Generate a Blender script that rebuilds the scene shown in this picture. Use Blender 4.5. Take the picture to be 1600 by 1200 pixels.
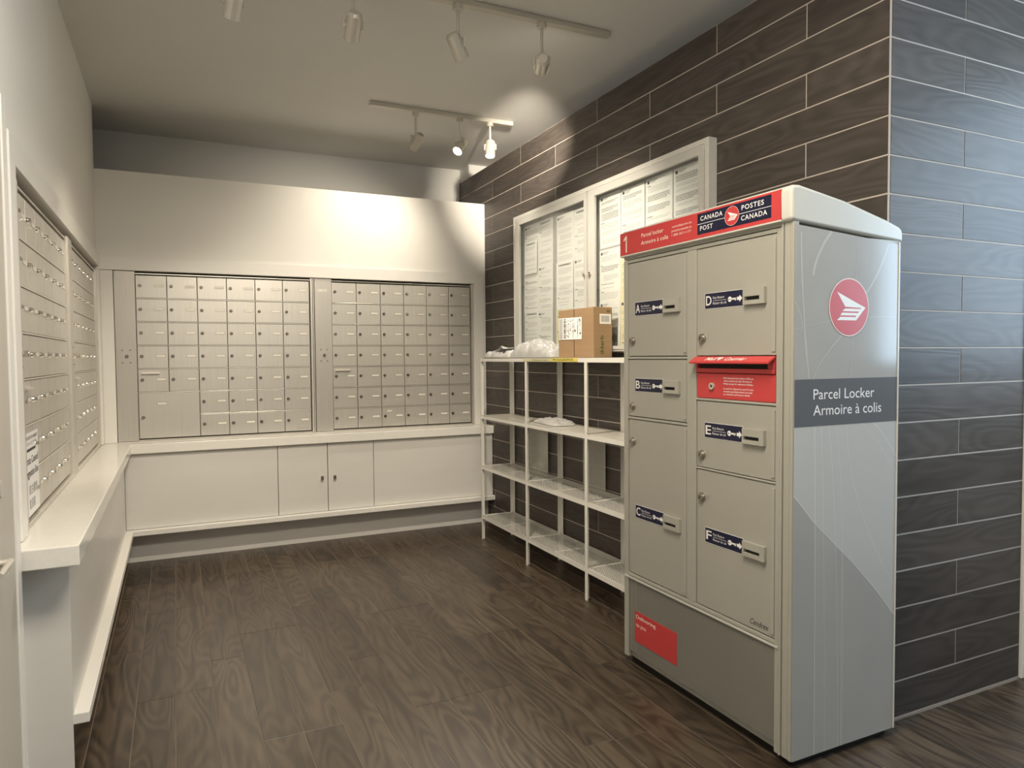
import bpy, math, random
from mathutils import Vector, Matrix, noise

for o in list(bpy.data.objects):
    bpy.data.objects.remove(o)
scn = bpy.context.scene
COL = scn.collection
random.seed(7)

# ------------------------------------------------------------------ camera
F, YAW, PITCH, ROLL, HCAM = 1104.5, .44342, .03922, .00786, 1.4
w_ = Vector((math.sin(YAW) * math.cos(PITCH), math.cos(YAW) * math.cos(PITCH), -math.sin(PITCH)))
r_ = Vector((math.cos(YAW), -math.sin(YAW), 0))
d_ = w_.cross(r_)
r2 = math.cos(ROLL) * r_ + math.sin(ROLL) * d_
d2 = -math.sin(ROLL) * r_ + math.cos(ROLL) * d_
cd = bpy.data.cameras.new('camera')
cam = bpy.data.objects.new('camera', cd)
COL.objects.link(cam)
m = Matrix.Identity(4)
for i in range(3):
    m[i][0], m[i][1], m[i][2] = r2[i], -d2[i], -w_[i]
m[2][3] = HCAM
cam.matrix_world = m
cd.sensor_width = 36
cd.lens = F / 1600 * 36
cd.clip_start = .05
scn.camera = cam

# ------------------------------------------------------------------ world, daylight, exposure
W = bpy.data.worlds.new('world')
scn.world = W
W.use_nodes = True
W.node_tree.nodes['Background'].inputs[0].default_value = (.62, .78, 1, 1)
W.node_tree.nodes['Background'].inputs[1].default_value = 2.0
scn.view_settings.view_transform = 'Standard'
scn.view_settings.look = 'None'
scn.view_settings.gamma = 1
scn.view_settings.use_curve_mapping = False
scn.view_settings.exposure = 0.58


def area(name, loc, rot, sx, sy, power, color):
    L = bpy.data.lights.new(name, 'AREA')
    L.shape = 'RECTANGLE'
    L.size, L.size_y, L.energy, L.color = sx, sy, power, color
    o = bpy.data.objects.new(name, L)
    COL.objects.link(o)
    o.location, o.rotation_euler = loc, rot
    return o


WARM = (1, .885, .725)
# daylight falling through the lobby window (outside the glass, facing -X)
area('window_daylight', (4.42, .80, 2.10), (0, math.radians(90), 0), 1.62, 1.46, 50, (.60, .79, 1))
# added fill lights below the lobby ceiling, without fixtures
area('lobby_fill_light', (3.3, .2, 3.08), (0, 0, 0), .9, .5, 16, (.80, .90, 1))
area('lobby_fill_light', (.55, 1.2, 3.08), (0, 0, 0), 1.2, .6, 52, WARM)

# ------------------------------------------------------------------ helpers
def tag(o, label=None, cat=None, group=None, kind=None):
    if label: o['label'] = label
    if cat: o['category'] = cat
    if group: o['group'] = group
    if kind: o['kind'] = kind
    return o


def empty(name, loc=(0, 0, 0), rz=0):
    o = bpy.data.objects.new(name, None)
    COL.objects.link(o)
    o.location = loc
    o.rotation_euler = (0, 0, rz)
    o.empty_display_size = .05
    return o


class MB:
    def __init__(s):
        s.v, s.f, s.m, s.k = [], [], [], 0

    def mat(s, k):
        s.k = k
        return s

    def face(s, pts):
        b = len(s.v)
        s.v += [tuple(p) for p in pts]
        s.f.append(tuple(range(b, b + len(pts))))
        s.m.append(s.k)
        return s

    def mesh(s, vs, fs):
        b = len(s.v)
        s.v += [tuple(p) for p in vs]
        for f in fs:
            s.f.append(tuple(i + b for i in f))
            s.m.append(s.k)
        return s

    def box(s, x0, x1, y0, y1, z0, z1):
        if x0 > x1: x0, x1 = x1, x0
        if y0 > y1: y0, y1 = y1, y0
        if z0 > z1: z0, z1 = z1, z0
        v = [(x0, y0, z0), (x1, y0, z0), (x1, y1, z0), (x0, y1, z0), (x0, y0, z1), (x1, y0, z1), (x1, y1, z1), (x0, y1, z1)]
        return s.mesh(v, [(3, 2, 1, 0), (4, 5, 6, 7), (0, 1, 5, 4), (1, 2, 6, 5), (2, 3, 7, 6), (3, 0, 4, 7)])

    def prism(s, poly, fn, a, b):
        """poly: 2-D points; fn(u, v, t) -> 3-D point; extruded t=a..b"""
        n = len(poly)
        v = [fn(u, q, a) for u, q in poly] + [fn(u, q, b) for u, q in poly]
        f = [tuple(range(n)), tuple(range(2 * n - 1, n - 1, -1))]
        f += [(i, i + n, (i + 1) % n + n, (i + 1) % n) for i in range(n)]
        return s.mesh(v, f)

    def cyl(s, p0, p1, r0, r1=None, n=16, cap=True):
        r1 = r0 if r1 is None else r1
        p0, p1 = Vector(p0), Vector(p1)
        ax = (p1 - p0).normalized()
        a = ax.orthogonal().normalized()
        b = ax.cross(a)
        v = []
        for p, r in ((p0, r0), (p1, r1)):
            for i in range(n):
                t = 2 * math.pi * i / n
                v.append(p + a * (r * math.cos(t)) + b * (r * math.sin(t)))
        f = [(i, (i + 1) % n, (i + 1) % n + n, i + n) for i in range(n)]
        if cap:
            f += [tuple(range(n - 1, -1, -1)), tuple(range(n, 2 * n))]
        return s.mesh(v, f)

    def ring(s, p0, p1, ro, ri, n=20):
        p0, p1 = Vector(p0), Vector(p1)
        s.cyl(p0, p1, ro, ro, n, False)
        s.cyl(p1, p0, ri, ri, n, False)
        ax = (p1 - p0).normalized()
        a = ax.orthogonal().normalized()
        b = ax.cross(a)
        v = []
        for r in (ro, ri):
            for i in range(n):
                t = 2 * math.pi * i / n
                v.append(p1 + a * (r * math.cos(t)) + b * (r * math.sin(t)))
        return s.mesh(v, [(i, (i + 1) % n, (i + 1) % n + n, i + n) for i in range(n)])

    def data(s, name, mats):
        me = bpy.data.meshes.new(name)
        me.from_pydata(s.v, [], s.f)
        for q in (mats if isinstance(mats, (list, tuple)) else [mats]):
            me.materials.append(q)
        me.polygons.foreach_set('material_index', s.m)
        me.update()
        return me

    def build(s, name, mats, parent=None, loc=(0, 0, 0), rot=None, bevel=0, smooth=False, seg=2):
        return link(name, s.data(name, mats), parent, loc, rot, bevel, smooth, seg)


def link(name, me, parent=None, loc=(0, 0, 0), rot=None, bevel=0, smooth=False, seg=2):
    o = bpy.data.objects.new(name, me)
    COL.objects.link(o)
    o.location = loc
    if rot: o.rotation_euler = rot
    if parent: o.parent = parent
    if smooth:
        for p in me.polygons: p.use_smooth = True
    if bevel:
        b = o.modifiers.new('edge', 'BEVEL')
        b.width, b.segments, b.limit_method, b.angle_limit = bevel, seg, 'ANGLE', .6
    return o


_T = {}


def text_geo(s, bold=0.0, spacing=1.0):
    key = (s, bold, spacing)
    if key not in _T:
        c = bpy.data.curves.new('txt', 'FONT')
        c.body, c.size, c.offset, c.resolution_u, c.space_character = s, 1, bold, 3, spacing
        o = bpy.data.objects.new('txt', c)
        COL.objects.link(o)
        bpy.context.view_layer.update()
        ev = o.evaluated_get(bpy.context.evaluated_depsgraph_get())
        me = ev.to_mesh()
        vs = [(p.co.x, p.co.y) for p in me.vertices]
        fs = [tuple(p.vertices) for p in me.polygons]
        ev.to_mesh_clear()
        bpy.data.objects.remove(o)
        bpy.data.curves.remove(c)
        _T[key] = (vs, fs)
    return _T[key]


CAP = None


def text(mb, s, x0, x1, base, cap, fn, bold=0.0, spacing=1.0):
    """text fitted between x0 and x1 (x0 alone keeps its own width when x1 is None), baseline and cap height given; fn(x, z) -> 3-D"""
    global CAP
    if CAP is None:
        CAP = max(q[1] for q in text_geo('H')[0])
    vs, fs = text_geo(s, bold, spacing)
    if not vs: return
    a, b = min(q[0] for q in vs), max(q[0] for q in vs)
    sz = cap / CAP
    sx = sz if x1 is None else (x1 - x0) / (b - a)
    mb.mesh([fn(x0 + (x - a) * sx, base + z * sz) for x, z in vs], fs)


# ------------------------------------------------------------------ materials
def mat(name, col, rough=.5, metal=0, spec=.5, coat=0):
    q = bpy.data.materials.new(name)
    q.use_nodes = True
    b = q.node_tree.nodes['Principled BSDF']
    b.inputs['Base Color'].default_value = (*col, 1)
    b.inputs['Roughness'].default_value = rough
    b.inputs['Metallic'].default_value = metal
    b.inputs['Specular IOR Level'].default_value = spec
    b.inputs['Coat Weight'].default_value = coat
    return q


def varied(name, col, rough=.5, metal=0, spec=.5, scale=(6, 6, 6), amt=.06, bump=0, detail=4, rand=0):
    """a plain colour with fine noise variation (and optional relief)"""
    q = mat(name, col, rough, metal, spec)
    nt = q.node_tree
    b = nt.nodes['Principled BSDF']
    tc = nt.nodes.new('ShaderNodeTexCoord')
    mp = nt.nodes.new('ShaderNodeMapping')
    mp.inputs['Scale'].default_value = scale
    nt.links.new(tc.outputs['Object'], mp.inputs[0])
    n = nt.nodes.new('ShaderNodeTexNoise')
    n.inputs['Scale'].default_value = 1
    n.inputs['Detail'].default_value = detail
    nt.links.new(mp.outputs[0], n.inputs['Vector'])
    r = nt.nodes.new('ShaderNodeMapRange')
    r.inputs['From Min'].default_value, r.inputs['From Max'].default_value = .25, .75
    r.inputs['To Min'].default_value, r.inputs['To Max'].default_value = 1 - amt, 1 + amt
    nt.links.new(n.outputs['Fac'], r.inputs['Value'])
    src = r.outputs[0]
    if rand:
        oi = nt.nodes.new('ShaderNodeObjectInfo')
        rr = nt.nodes.new('ShaderNodeMapRange')
        rr.inputs['To Min'].default_value, rr.inputs['To Max'].default_value = 1 - rand, 1 + rand
        nt.links.new(oi.outputs['Random'], rr.inputs['Value'])
        mm = nt.nodes.new('ShaderNodeMath')
        mm.operation = 'MULTIPLY'
        nt.links.new(src, mm.inputs[0]); nt.links.new(rr.outputs[0], mm.inputs[1])
        src = mm.outputs[0]
        cb = nt.nodes.new('ShaderNodeCombineXYZ')
        m2 = nt.nodes.new('ShaderNodeMath'); m2.operation = 'MULTIPLY'; m2.inputs[1].default_value = 37
        nt.links.new(oi.outputs['Random'], m2.inputs[0])
        for i in range(3): nt.links.new(m2.outputs[0], cb.inputs[i])
        nt.links.new(cb.outputs[0], mp.inputs['Location'])
    mx = nt.nodes.new('ShaderNodeVectorMath')
    mx.operation = 'SCALE'
    mx.inputs[0].default_value = col
    nt.links.new(src, mx.inputs['Scale'])
    nt.links.new(mx.outputs[0], b.inputs['Base Color'])
    if bump:
        bp = nt.nodes.new('ShaderNodeBump')
        bp.inputs['Strength'].default_value = bump
        bp.inputs['Distance'].default_value = .002
        nt.links.new(n.outputs['Fac'], bp.inputs['Height'])
        nt.links.new(bp.outputs[0], b.inputs['Normal'])
    return q


def wood(name, dark, light, rough, along, rand=.25, bump=.25, spec=.5, contrast=1.0):
    """embossed wood grain running along axis `along`; every piece has its own tone and figure"""
    q = mat(name, dark, rough, 0, spec)
    nt = q.node_tree
    b = nt.nodes['Principled BSDF']
    tc = nt.nodes.new('ShaderNodeTexCoord')
    oi = nt.nodes.new('ShaderNodeObjectInfo')
    add = nt.nodes.new('ShaderNodeVectorMath'); add.operation = 'ADD'
    cb = nt.nodes.new('ShaderNodeCombineXYZ')
    m2 = nt.nodes.new('ShaderNodeMath'); m2.operation = 'MULTIPLY'; m2.inputs[1].default_value = 53
    nt.links.new(oi.outputs['Random'], m2.inputs[0])
    for i in range(3): nt.links.new(m2.outputs[0], cb.inputs[i])
    nt.links.new(tc.outputs['Object'], add.inputs[0]); nt.links.new(cb.outputs[0], add.inputs[1])
    mp = nt.nodes.new('ShaderNodeMapping')
    sc = [26, 26, 26]; sc[along] = 2.2
    mp.inputs['Scale'].default_value = sc
    nt.links.new(add.outputs[0], mp.inputs[0])
    n1 = nt.nodes.new('ShaderNodeTexNoise')
    n1.inputs['Scale'].default_value = 1; n1.inputs['Detail'].default_value = 3; n1.inputs['Distortion'].default_value = .6
    nt.links.new(mp.outputs[0], n1.inputs['Vector'])
    # ring figure: sine of a low noise
    mp2 = nt.nodes.new('ShaderNodeMapping')
    sc2 = [7, 7, 7]; sc2[along] = 1.3
    mp2.inputs['Scale'].default_value = sc2
    nt.links.new(add.outputs[0], mp2.inputs[0])
    n2 = nt.nodes.new('ShaderNodeTexNoise')
    n2.inputs['Scale'].default_value = 1; n2.inputs['Detail'].default_value = 1
    nt.links.new(mp2.outputs[0], n2.inputs['Vector'])
    ms = nt.nodes.new('ShaderNodeMath'); ms.operation = 'MULTIPLY'; ms.inputs[1].default_value = 75
    nt.links.new(n2.outputs['Fac'], ms.inputs[0])
    sn = nt.nodes.new('ShaderNodeMath'); sn.operation = 'SINE'
    nt.links.new(ms.outputs[0], sn.inputs[0])
    ma = nt.nodes.new('ShaderNodeMath'); ma.operation = 'MULTIPLY_ADD'; ma.inputs[1].default_value = .16; ma.inputs[2].default_value = 0
    nt.links.new(sn.outputs[0], ma.inputs[0])
    sm = nt.nodes.new('ShaderNodeMath'); sm.operation = 'ADD'
    nt.links.new(ma.outputs[0], sm.inputs[0]); nt.links.new(n1.outputs['Fac'], sm.inputs[1])
    mr = nt.nodes.new('ShaderNodeMapRange')
    mr.inputs['From Min'].default_value, mr.inputs['From Max'].default_value = .5 - .35 / contrast, .5 + .35 / contrast
    nt.links.new(sm.outputs[0], mr.inputs['Value'])
    mix = nt.nodes.new('ShaderNodeMix'); mix.data_type = 'RGBA'
    mix.inputs[6].default_value = (*dark, 1); mix.inputs[7].default_value = (*light, 1)
    nt.links.new(mr.outputs[0], mix.inputs[0])
    rr = nt.nodes.new('ShaderNodeMapRange')
    rr.inputs['To Min'].default_value, rr.inputs['To Max'].default_value = 1 - rand, 1 + rand
    nt.links.new(oi.outputs['Random'], rr.inputs['Value'])
    sv = nt.nodes.new('ShaderNodeVectorMath'); sv.operation = 'SCALE'
    nt.links.new(mix.outputs[2], sv.inputs[0]); nt.links.new(rr.outputs[0], sv.inputs['Scale'])
    nt.links.new(sv.outputs[0], b.inputs['Base Color'])
    bp = nt.nodes.new('ShaderNodeBump')
    bp.inputs['Strength'].default_value = bump; bp.inputs['Distance'].default_value = .002
    nt.links.new(sm.outputs[0], bp.inputs['Height'])
    nt.links.new(bp.outputs[0], b.inputs['Normal'])
    return q


def emit(name, col, s):
    q = bpy.data.materials.new(name)
    q.use_nodes = True
    b = q.node_tree.nodes['Principled BSDF']
    b.inputs['Base Color'].default_value = (*col, 1)
    b.inputs['Emission Color'].default_value = (*col, 1)
    b.inputs['Emission Strength'].default_value = s
    return q


def glass(name):
    q = bpy.data.materials.new(name)
    q.use_nodes = True
    nt = q.node_tree
    nt.nodes.clear()
    out = nt.nodes.new('ShaderNodeOutputMaterial')
    t = nt.nodes.new('ShaderNodeBsdfTransparent'); t.inputs[0].default_value = (.95, .96, .95, 1)
    g = nt.nodes.new('ShaderNodeBsdfGlossy'); g.inputs['Roughness'].default_value = .03
    lw = nt.nodes.new('ShaderNodeLayerWeight'); lw.inputs[0].default_value = .5
    pw = nt.nodes.new('ShaderNodeMath'); pw.operation = 'POWER'; pw.inputs[1].default_value = 5
    nt.links.new(lw.outputs['Facing'], pw.inputs[0])
    fr = nt.nodes.new('ShaderNodeMath'); fr.operation = 'MULTIPLY_ADD'; fr.inputs[1].default_value = .9; fr.inputs[2].default_value = .035
    nt.links.new(pw.outputs[0], fr.inputs[0])
    mx = nt.nodes.new('ShaderNodeMixShader')
    nt.links.new(fr.outputs[0], mx.inputs[0]); nt.links.new(t.outputs[0], mx.inputs[1]); nt.links.new(g.outputs[0], mx.inputs[2])
    nt.links.new(mx.outputs[0], out.inputs[0])
    return q


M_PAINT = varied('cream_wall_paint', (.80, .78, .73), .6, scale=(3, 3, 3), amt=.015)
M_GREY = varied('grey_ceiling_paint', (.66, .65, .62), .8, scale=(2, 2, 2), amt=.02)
M_TRIM = mat('white_trim_paint', (.80, .78, .73), .35)
M_LAM = varied('white_laminate', (.70, .68, .64), .35, scale=(2, 2, 14), amt=.02)
M_QUARTZ = varied('white_quartz', (.82, .80, .74), .16, scale=(60, 60, 60), amt=.03)
M_ALU = varied('brushed_aluminium', (.62, .595, .545), .36, .5, .5, scale=(160, 160, 2.5), amt=.05, rand=.02)
M_ALU2 = varied('aluminium_stile', (.57, .545, .50), .36, .5, .5, scale=(160, 160, 2.5), amt=.05)
M_ALU_L = mat('bright_aluminium_edge', (.80, .76, .69), .3, .6)
M_DARK = mat('dark_gap', (.02, .018, .015), .8)  # near-black, painted in for the shade inside gaps and slots
M_LOCK = mat('dark_lock_metal', (.20, .17, .13), .3, .9)
M_CHROME = mat('chrome', (.75, .72, .66), .15, 1)
M_SLOT = mat('name_card', (.80, .76, .68), .4)
M_SLOTF = mat('name_card_rim', (.42, .38, .32), .4, .5)
M_TILE = wood('dark_wood_tile_long', (.056, .047, .041), (.096, .081, .071), .42, 1, .16, .3, .26)
M_TILE_X = wood('dark_wood_tile_cross', (.056, .047, .041), (.096, .081, .071), .42, 0, .16, .3, .26)
M_GROUT = mat('grout', (.52, .46, .40), .8)
M_FLOOR = wood('dark_brown_plank', (.036, .0255, .0165), (.086, .062, .041), .36, 1, .22, .4, .5, 1.6)
M_SEAM = mat('floor_seam', (.20, .168, .132), .7)
M_WHITE = mat('white_powder_coat', (.80, .78, .71), .4)
M_LINER = varied('clear_shelf_liner', (.60, .57, .50), .3, scale=(3, 30, 3), amt=.12)
M_PAPER = varied('paper', (.86, .85, .83), .75, scale=(5, 5, 5), amt=.02, rand=.03)
M_CREAMPAPER = mat('cream_paper', (.82, .74, .52), .75)
M_INK = mat('grey_ink', (.34, .33, .32), .8)
M_INKD = mat('black_ink', (.05, .05, .05), .7)
M_BOARD = varied('grey_pinboard', (.42, .41, .40), .9, scale=(90, 90, 90), amt=.08)
M_CASE = mat('cream_metal_frame', (.66, .65, .60), .35, .1)
M_CASE2 = mat('cream_metal_side', (.50, .46, .41), .4, .1)
M_CASE3 = mat('cream_metal_door', (.57, .56, .52), .35, .1)
M_GLASS = glass('clear_glass')
M_LOCKER = varied('beige_locker_paint', (.375, .362, .312), .38, scale=(3, 3, 3), amt=.02)
M_LOCKER2 = mat('beige_locker_frame', (.39, .378, .325), .35)
M_CAPL = mat('pale_grey_cap', (.60, .59, .53), .22)
M_WRAP = varied('grey_vinyl_wrap', (.40, .39, .365), .13, scale=(4, 4, 4), amt=.04)
M_LOWER = varied('olive_grey_vinyl', (.205, .20, .172), .2, scale=(4, 4, 4), amt=.04)
M_WRAP_L = mat('pale_wrap_print', (.52, .515, .49), .13)
M_WRAP_LL = mat('light_wrap_line', (.68, .68, .66), .13)
M_WRAP_D = mat('deep_wrap_print', (.38, .375, .355), .13)
M_BAND = mat('slate_band', (.115, .122, .135), .15)
M_RED = mat('post_red', (.56, .055, .055), .35)
M_NAVY = mat('navy_print', (.010, .011, .038), .4)
M_INKW = mat('white_print', (.86, .85, .82), .45)
M_INKP = mat('pink_white_print', (.84, .70, .62), .45)
M_CARD = varied('brown_cardboard', (.35, .225, .12), .75, scale=(4, 4, 40), amt=.07)
M_GREEN = mat('dark_green_print', (.06, .11, .03), .6)
M_TAPEL = mat('seam_shadow_brown', (.10, .05, .02), .8)
M_POLY = varied('white_poly_bag', (.44, .44, .425), .28, scale=(14, 14, 14), amt=.05)
M_POLYG = varied('grey_poly_bag', (.50, .49, .47), .35, scale=(14, 14, 14), amt=.08)
M_YELLOW = mat('yellow_tape', (.75, .62, .10), .4)
M_YELLOW2 = mat('worn_yellow_tape', (.62, .57, .34), .4)
M_BLACK = mat('black_metal', (.03, .028, .025), .3, .6)
M_STEEL = mat('satin_fixture_metal', (.58, .55, .48), .35, .35)
M_LOCKST = mat('locker_lock_steel', (.46, .43, .37), .28, .9)
M_LAMP = emit('lamp_lens', (1, .93, .80), 14)
M_DOOR = varied('beige_door', (.52, .48, .41), .5, scale=(3, 3, 3), amt=.02)

XL, XR, YB, YBLUE, ZC = -.466, 2.374, 5.511, 1.77, 3.1
R90 = math.radians(90)

# ------------------------------------------------------------------ structure
# floor: slab with separate planks
floor = tag(MB().box(-3, 6.2, -4, 6.3, -.1, -.0015).build('floor', M_SEAM), 'dark brown wood plank floor', 'floor', kind='structure')
PW, PL = .1447, 1.11
plank_me = {}


def plank(x0, x1, y0, y1):
    k = (round(x1 - x0, 3), round(y1 - y0, 3))
    if k not in plank_me:
        a, b = k[0] / 2 - .0015, k[1] / 2 - .0013
        e = .0008
        mb = MB()
        v = [(-a, -b, -.006), (a, -b, -.006), (a, b, -.006), (-a, b, -.006), (-a, -b, -e), (a, -b, -e), (a, b, -e), (-a, b, -e),
             (-a + e, -b + e, 0), (a - e, -b + e, 0), (a - e, b - e, 0), (-a + e, b - e, 0)]
        mb.mesh(v, [(0, 1, 5, 4), (1, 2, 6, 5), (2, 3, 7, 6), (3, 0, 4, 7), (4, 5, 9, 8), (5, 6, 10, 9), (6, 7, 11, 10), (7, 4, 8, 11), (8, 9, 10, 11)])
        plank_me[k] = mb.data('plank', M_FLOOR)
    link('plank', plank_me[k], floor, ((x0 + x1) / 2, (y0 + y1) / 2, 0))


offs = [3.79, 4.34, 4.90, 4.07, 4.62]
for c in range(-1, 26):
    x0 = -.322 + PW * c
    o0 = {1: 4.322, 7: 4.349, 8: 3.785, 10: 3.793, 11: 4.35, 14: 4.91, 16: 3.797}.get(c, offs[(c * 3) % 5])
    ys = [o0 + PL * k for k in range(-4, 3)]
    ys = [1.0] + [y for y in ys if 1.05 < y < 5.5] + [5.56]
    if x0 > 2.36: ys = [1.0, 1.765]
    for a, b in zip(ys, ys[1:]):
        plank(x0, x0 + PW, a, b)
# planks beyond the nearest rows: one joined piece
mb = MB()
for c in range(-17, 45):
    x0 = -.322 + PW * c
    mb.box(x0 + .001, x0 + PW - .001, -3.9, .998, -.006, 0)
tag(mb.build('plank_field', M_FLOOR, floor), kind='stuff')

mb = MB()
mb.box(-3, 6.3, -4.1, 6.4, ZC, ZC + .12)
tag(mb.build('ceiling', M_GREY), 'plain grey painted ceiling above the track lights', 'ceiling', kind='structure')

# wall holding the mail panels beside the camera: full height, with the opening of the mail panels
mb = MB()
mb.box(XL - .2, XL - .04, -4, YB, 0, ZC)
mb.box(XL - .04, XL, -4, 2.742, 0, ZC)
mb.box(XL - .04, XL, 2.742, 5.436, 0, .827)
mb.box(XL - .04, XL, 2.742, 5.436, 2.022, ZC)
mb.box(XL - .04, XL, 5.436, YB, 0, ZC)
tag(mb.build('wall_left', M_PAINT), 'full height cream painted wall around the two receding mail panels', 'wall', kind='structure')
# half-height wall with the other mail panels
mb = MB()
mb.box(XL, XR + .002, YB + .05, 5.95, 0, 2.678)
mb.box(XL, -.373, YB, YB + .05, 0, 2.678)
mb.box(2.264, XR + .002, YB, YB + .05, 0, 2.678)
mb.box(-.373, 2.264, YB, YB + .05, 0, .83)
mb.box(-.373, 2.264, YB, YB + .05, 2.006, 2.678)
tag(mb.build('wall_back', M_PAINT), 'cream half height wall with a spotlit top, holding two mail panels', 'wall', kind='structure')
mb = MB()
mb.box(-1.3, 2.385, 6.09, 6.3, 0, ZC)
mb.box(-1.3, -1.2, 5.3, 6.09, 0, ZC)  # this and the next box: unseen, added to stop sky light leaking in
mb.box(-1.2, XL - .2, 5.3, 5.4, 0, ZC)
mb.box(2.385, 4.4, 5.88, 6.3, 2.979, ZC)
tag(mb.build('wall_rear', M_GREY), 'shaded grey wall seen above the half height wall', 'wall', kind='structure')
# tiled block: brown face towards the room, second face towards the daylight
wr = tag(MB().box(XR + .0017, 3.246, YBLUE + .0017, 6.088, 0, 2.977).build('wall_right', M_GROUT),
         'wall clad in dark wood look plank tiles with pale grout lines', 'wall', kind='structure')
TH, TL = .1415, 1.066
tile_me = {}


def tile(face, a0, a1, z0, z1):
    g = .0028
    L, H = round(a1 - a0, 3), round(z1 - z0, 3)
    k = (face, L, H)
    if k not in tile_me:
        l, h, e = L / 2 - g, H / 2 - g, .0009
        v = []
        for dx, dz, y in ((l, h, .0045), (l, h, e), (l - e, h - e, 0)):
            v += [(-dx, y, -dz), (dx, y, -dz), (dx, y, dz), (-dx, y, dz)]
        f = [(8, 9, 10, 11)]
        for b in (0, 4):
            f += [(b + i, b + (i + 1) % 4, b + 4 + (i + 1) % 4, b + 4 + i) for i in range(4)]
        if face == 'x':      # face towards -X: local (u,y,z) -> world (y, -u, z)
            v = [(y, -u, z) for u, y, z in v]
        mb = MB().mesh(v, f)
        tile_me[k] = mb.data('tile', M_TILE if face == 'x' else M_TILE_X)
    m_, z = (a0 + a1) / 2, (z0 + z1) / 2
    link('tile', tile_me[k], wr, (XR, m_, z) if face == 'x' else (m_, YBLUE, z))


for k in range(21):
    z0, z1 = .006 + TH * k, .006 + TH * (k + 1)
    js = sorted((5.347 if k % 2 else 4.817) + TL * n for n in range(-5, 3))
    ys = [YBLUE + .001] + [y for y in js if YBLUE + .06 < y < 6.03] + [6.088]
    for a, b in zip(ys, ys[1:]): tile('x', a, b, z0, z1)
    xs = [XR + .009] + ([2.811] if k % 2 else []) + [3.244]
    for a, b in zip(xs, xs[1:]): tile('y', a, b, z0, z1)

tag(MB().box(3.246, 3.36, YBLUE - .012, 2.1, 0, 3.0).build('trim_3', M_TRIM, bevel=.003), 'white casing at the end of the daylit tiled wall', 'trim', kind='structure')
tag(MB().box(3.36, 4.35, 1.9, 2.1, 0, ZC).build('wall_lobby', M_PAINT), 'white lobby wall beyond the tiles', 'wall', kind='structure')
tag(MB().box(-3, 4.35, -4.1, -4, 0, ZC).build('wall_front', M_PAINT), 'lobby wall behind the camera', 'wall', kind='structure')
mb = MB()
mb.box(4.2, 4.35, -4, .08, 0, ZC); mb.box(4.2, 4.35, 1.5, 1.9, 0, ZC); mb.box(4.2, 4.35, .08, 1.5, 0, 1.3); mb.box(4.2, 4.35, .08, 1.5, 2.9, ZC)
tag(mb.build('wall_window', M_PAINT), 'lobby wall with a tall window', 'wall', kind='structure')
mb = MB()
for y in (.08, .77, 1.46): mb.box(4.23, 4.32, y, y + .04, 1.3, 2.9)
for z in (1.3, 2.86): mb.box(4.23, 4.32, .08, 1.5, z, z + .04)
wn = tag(mb.build('window_1', M_BLACK), 'dark framed lobby window letting in daylight', 'window', kind='structure')
for y in (.12, .81): MB().box(4.27, 4.276, y, y + .65, 1.34, 2.86).build('pane', M_GLASS, wn)

# casings around the mail panels (mitred boards)
t1 = tag(empty('trim_1', (0, YB, .827)), 'cream mitred casing around the two mail panels on the half height wall', 'trim', kind='structure')
fnY = lambda u, v, t: (u, t, v - .827)
MB().prism([(XL, 2.006), (2.264, 2.006), (2.350, 2.094), (XL, 2.094)], fnY, -.018, 0).build('board', M_TRIM, t1, bevel=.002)
MB().prism([(2.264, .828), (2.350, .828), (2.350, 2.093), (2.264, 2.005)], fnY, -.018, 0).build('board', M_TRIM, t1, bevel=.002)
MB().prism([(XL + .016, .828), (-.373, .828), (-.373, 2.005), (XL + .016, 2.005)], fnY, -.008, 0).build('board', M_TRIM, t1, bevel=.002)
MB().box(2.352, 2.3725, -.006, 0, 0, 1.849).build('edge_bead', M_TRIM, t1, bevel=.002)
t2 = tag(empty('trim_2', (XL, 2.6, .827)), 'cream mitred casing around the two receding mail panels', 'trim', kind='structure')
fnX = lambda u, v, t: (t, u - 2.6, v - .827)
MB().prism([(2.742, 2.022), (5.436, 2.022), (5.495, 2.112), (2.648, 2.112)], fnX, 0, .018).build('board', M_TRIM, t2, bevel=.002)
MB().prism([(2.648, .829), (2.742, .829), (2.742, 2.021), (2.648, 2.111)], fnX, 0, .019).build('board', M_TRIM, t2, bevel=.003)
MB().prism([(2.592, .829), (2.647, .829), (2.647, 2.16), (2.592, 2.16)], fnX, 0, .008).build('board', M_TRIM, t2, bevel=.002)
MB().prism([(5.436, .829), (5.495, .829), (5.495, 2.111), (5.436, 2.021)], fnX, 0, .018).build('board', M_TRIM, t2, bevel=.002)

# door on the wall next to the counter's end
d1 = tag(empty('door_1', (XL, 1.6, 0)), 'beige door with metal hardware beside the counter end', 'door', kind='structure')
MB().box(.001, .03, .0, .86, .01, 2.1).build('door_leaf', M_DOOR, d1, bevel=.002)
MB().box(.001, .035, .862, .92, 0, 2.16).build('door_jamb', M_TRIM, d1, bevel=.003)
mb = MB().cyl((.03, .62, .87), (.038, .62, .87), .026, n=20).cyl((.038, .62, .87), (.065, .62, .87), .010).cyl((.06, .635, .87), (.06, .51, .865), .009, .007)
mb.build('door_handle', M_STEEL, d1)
MB().cyl((.03, .66, 1.06), (.042, .66, 1.06), .024, n=20).build('door_lock', M_STEEL, d1)

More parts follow.
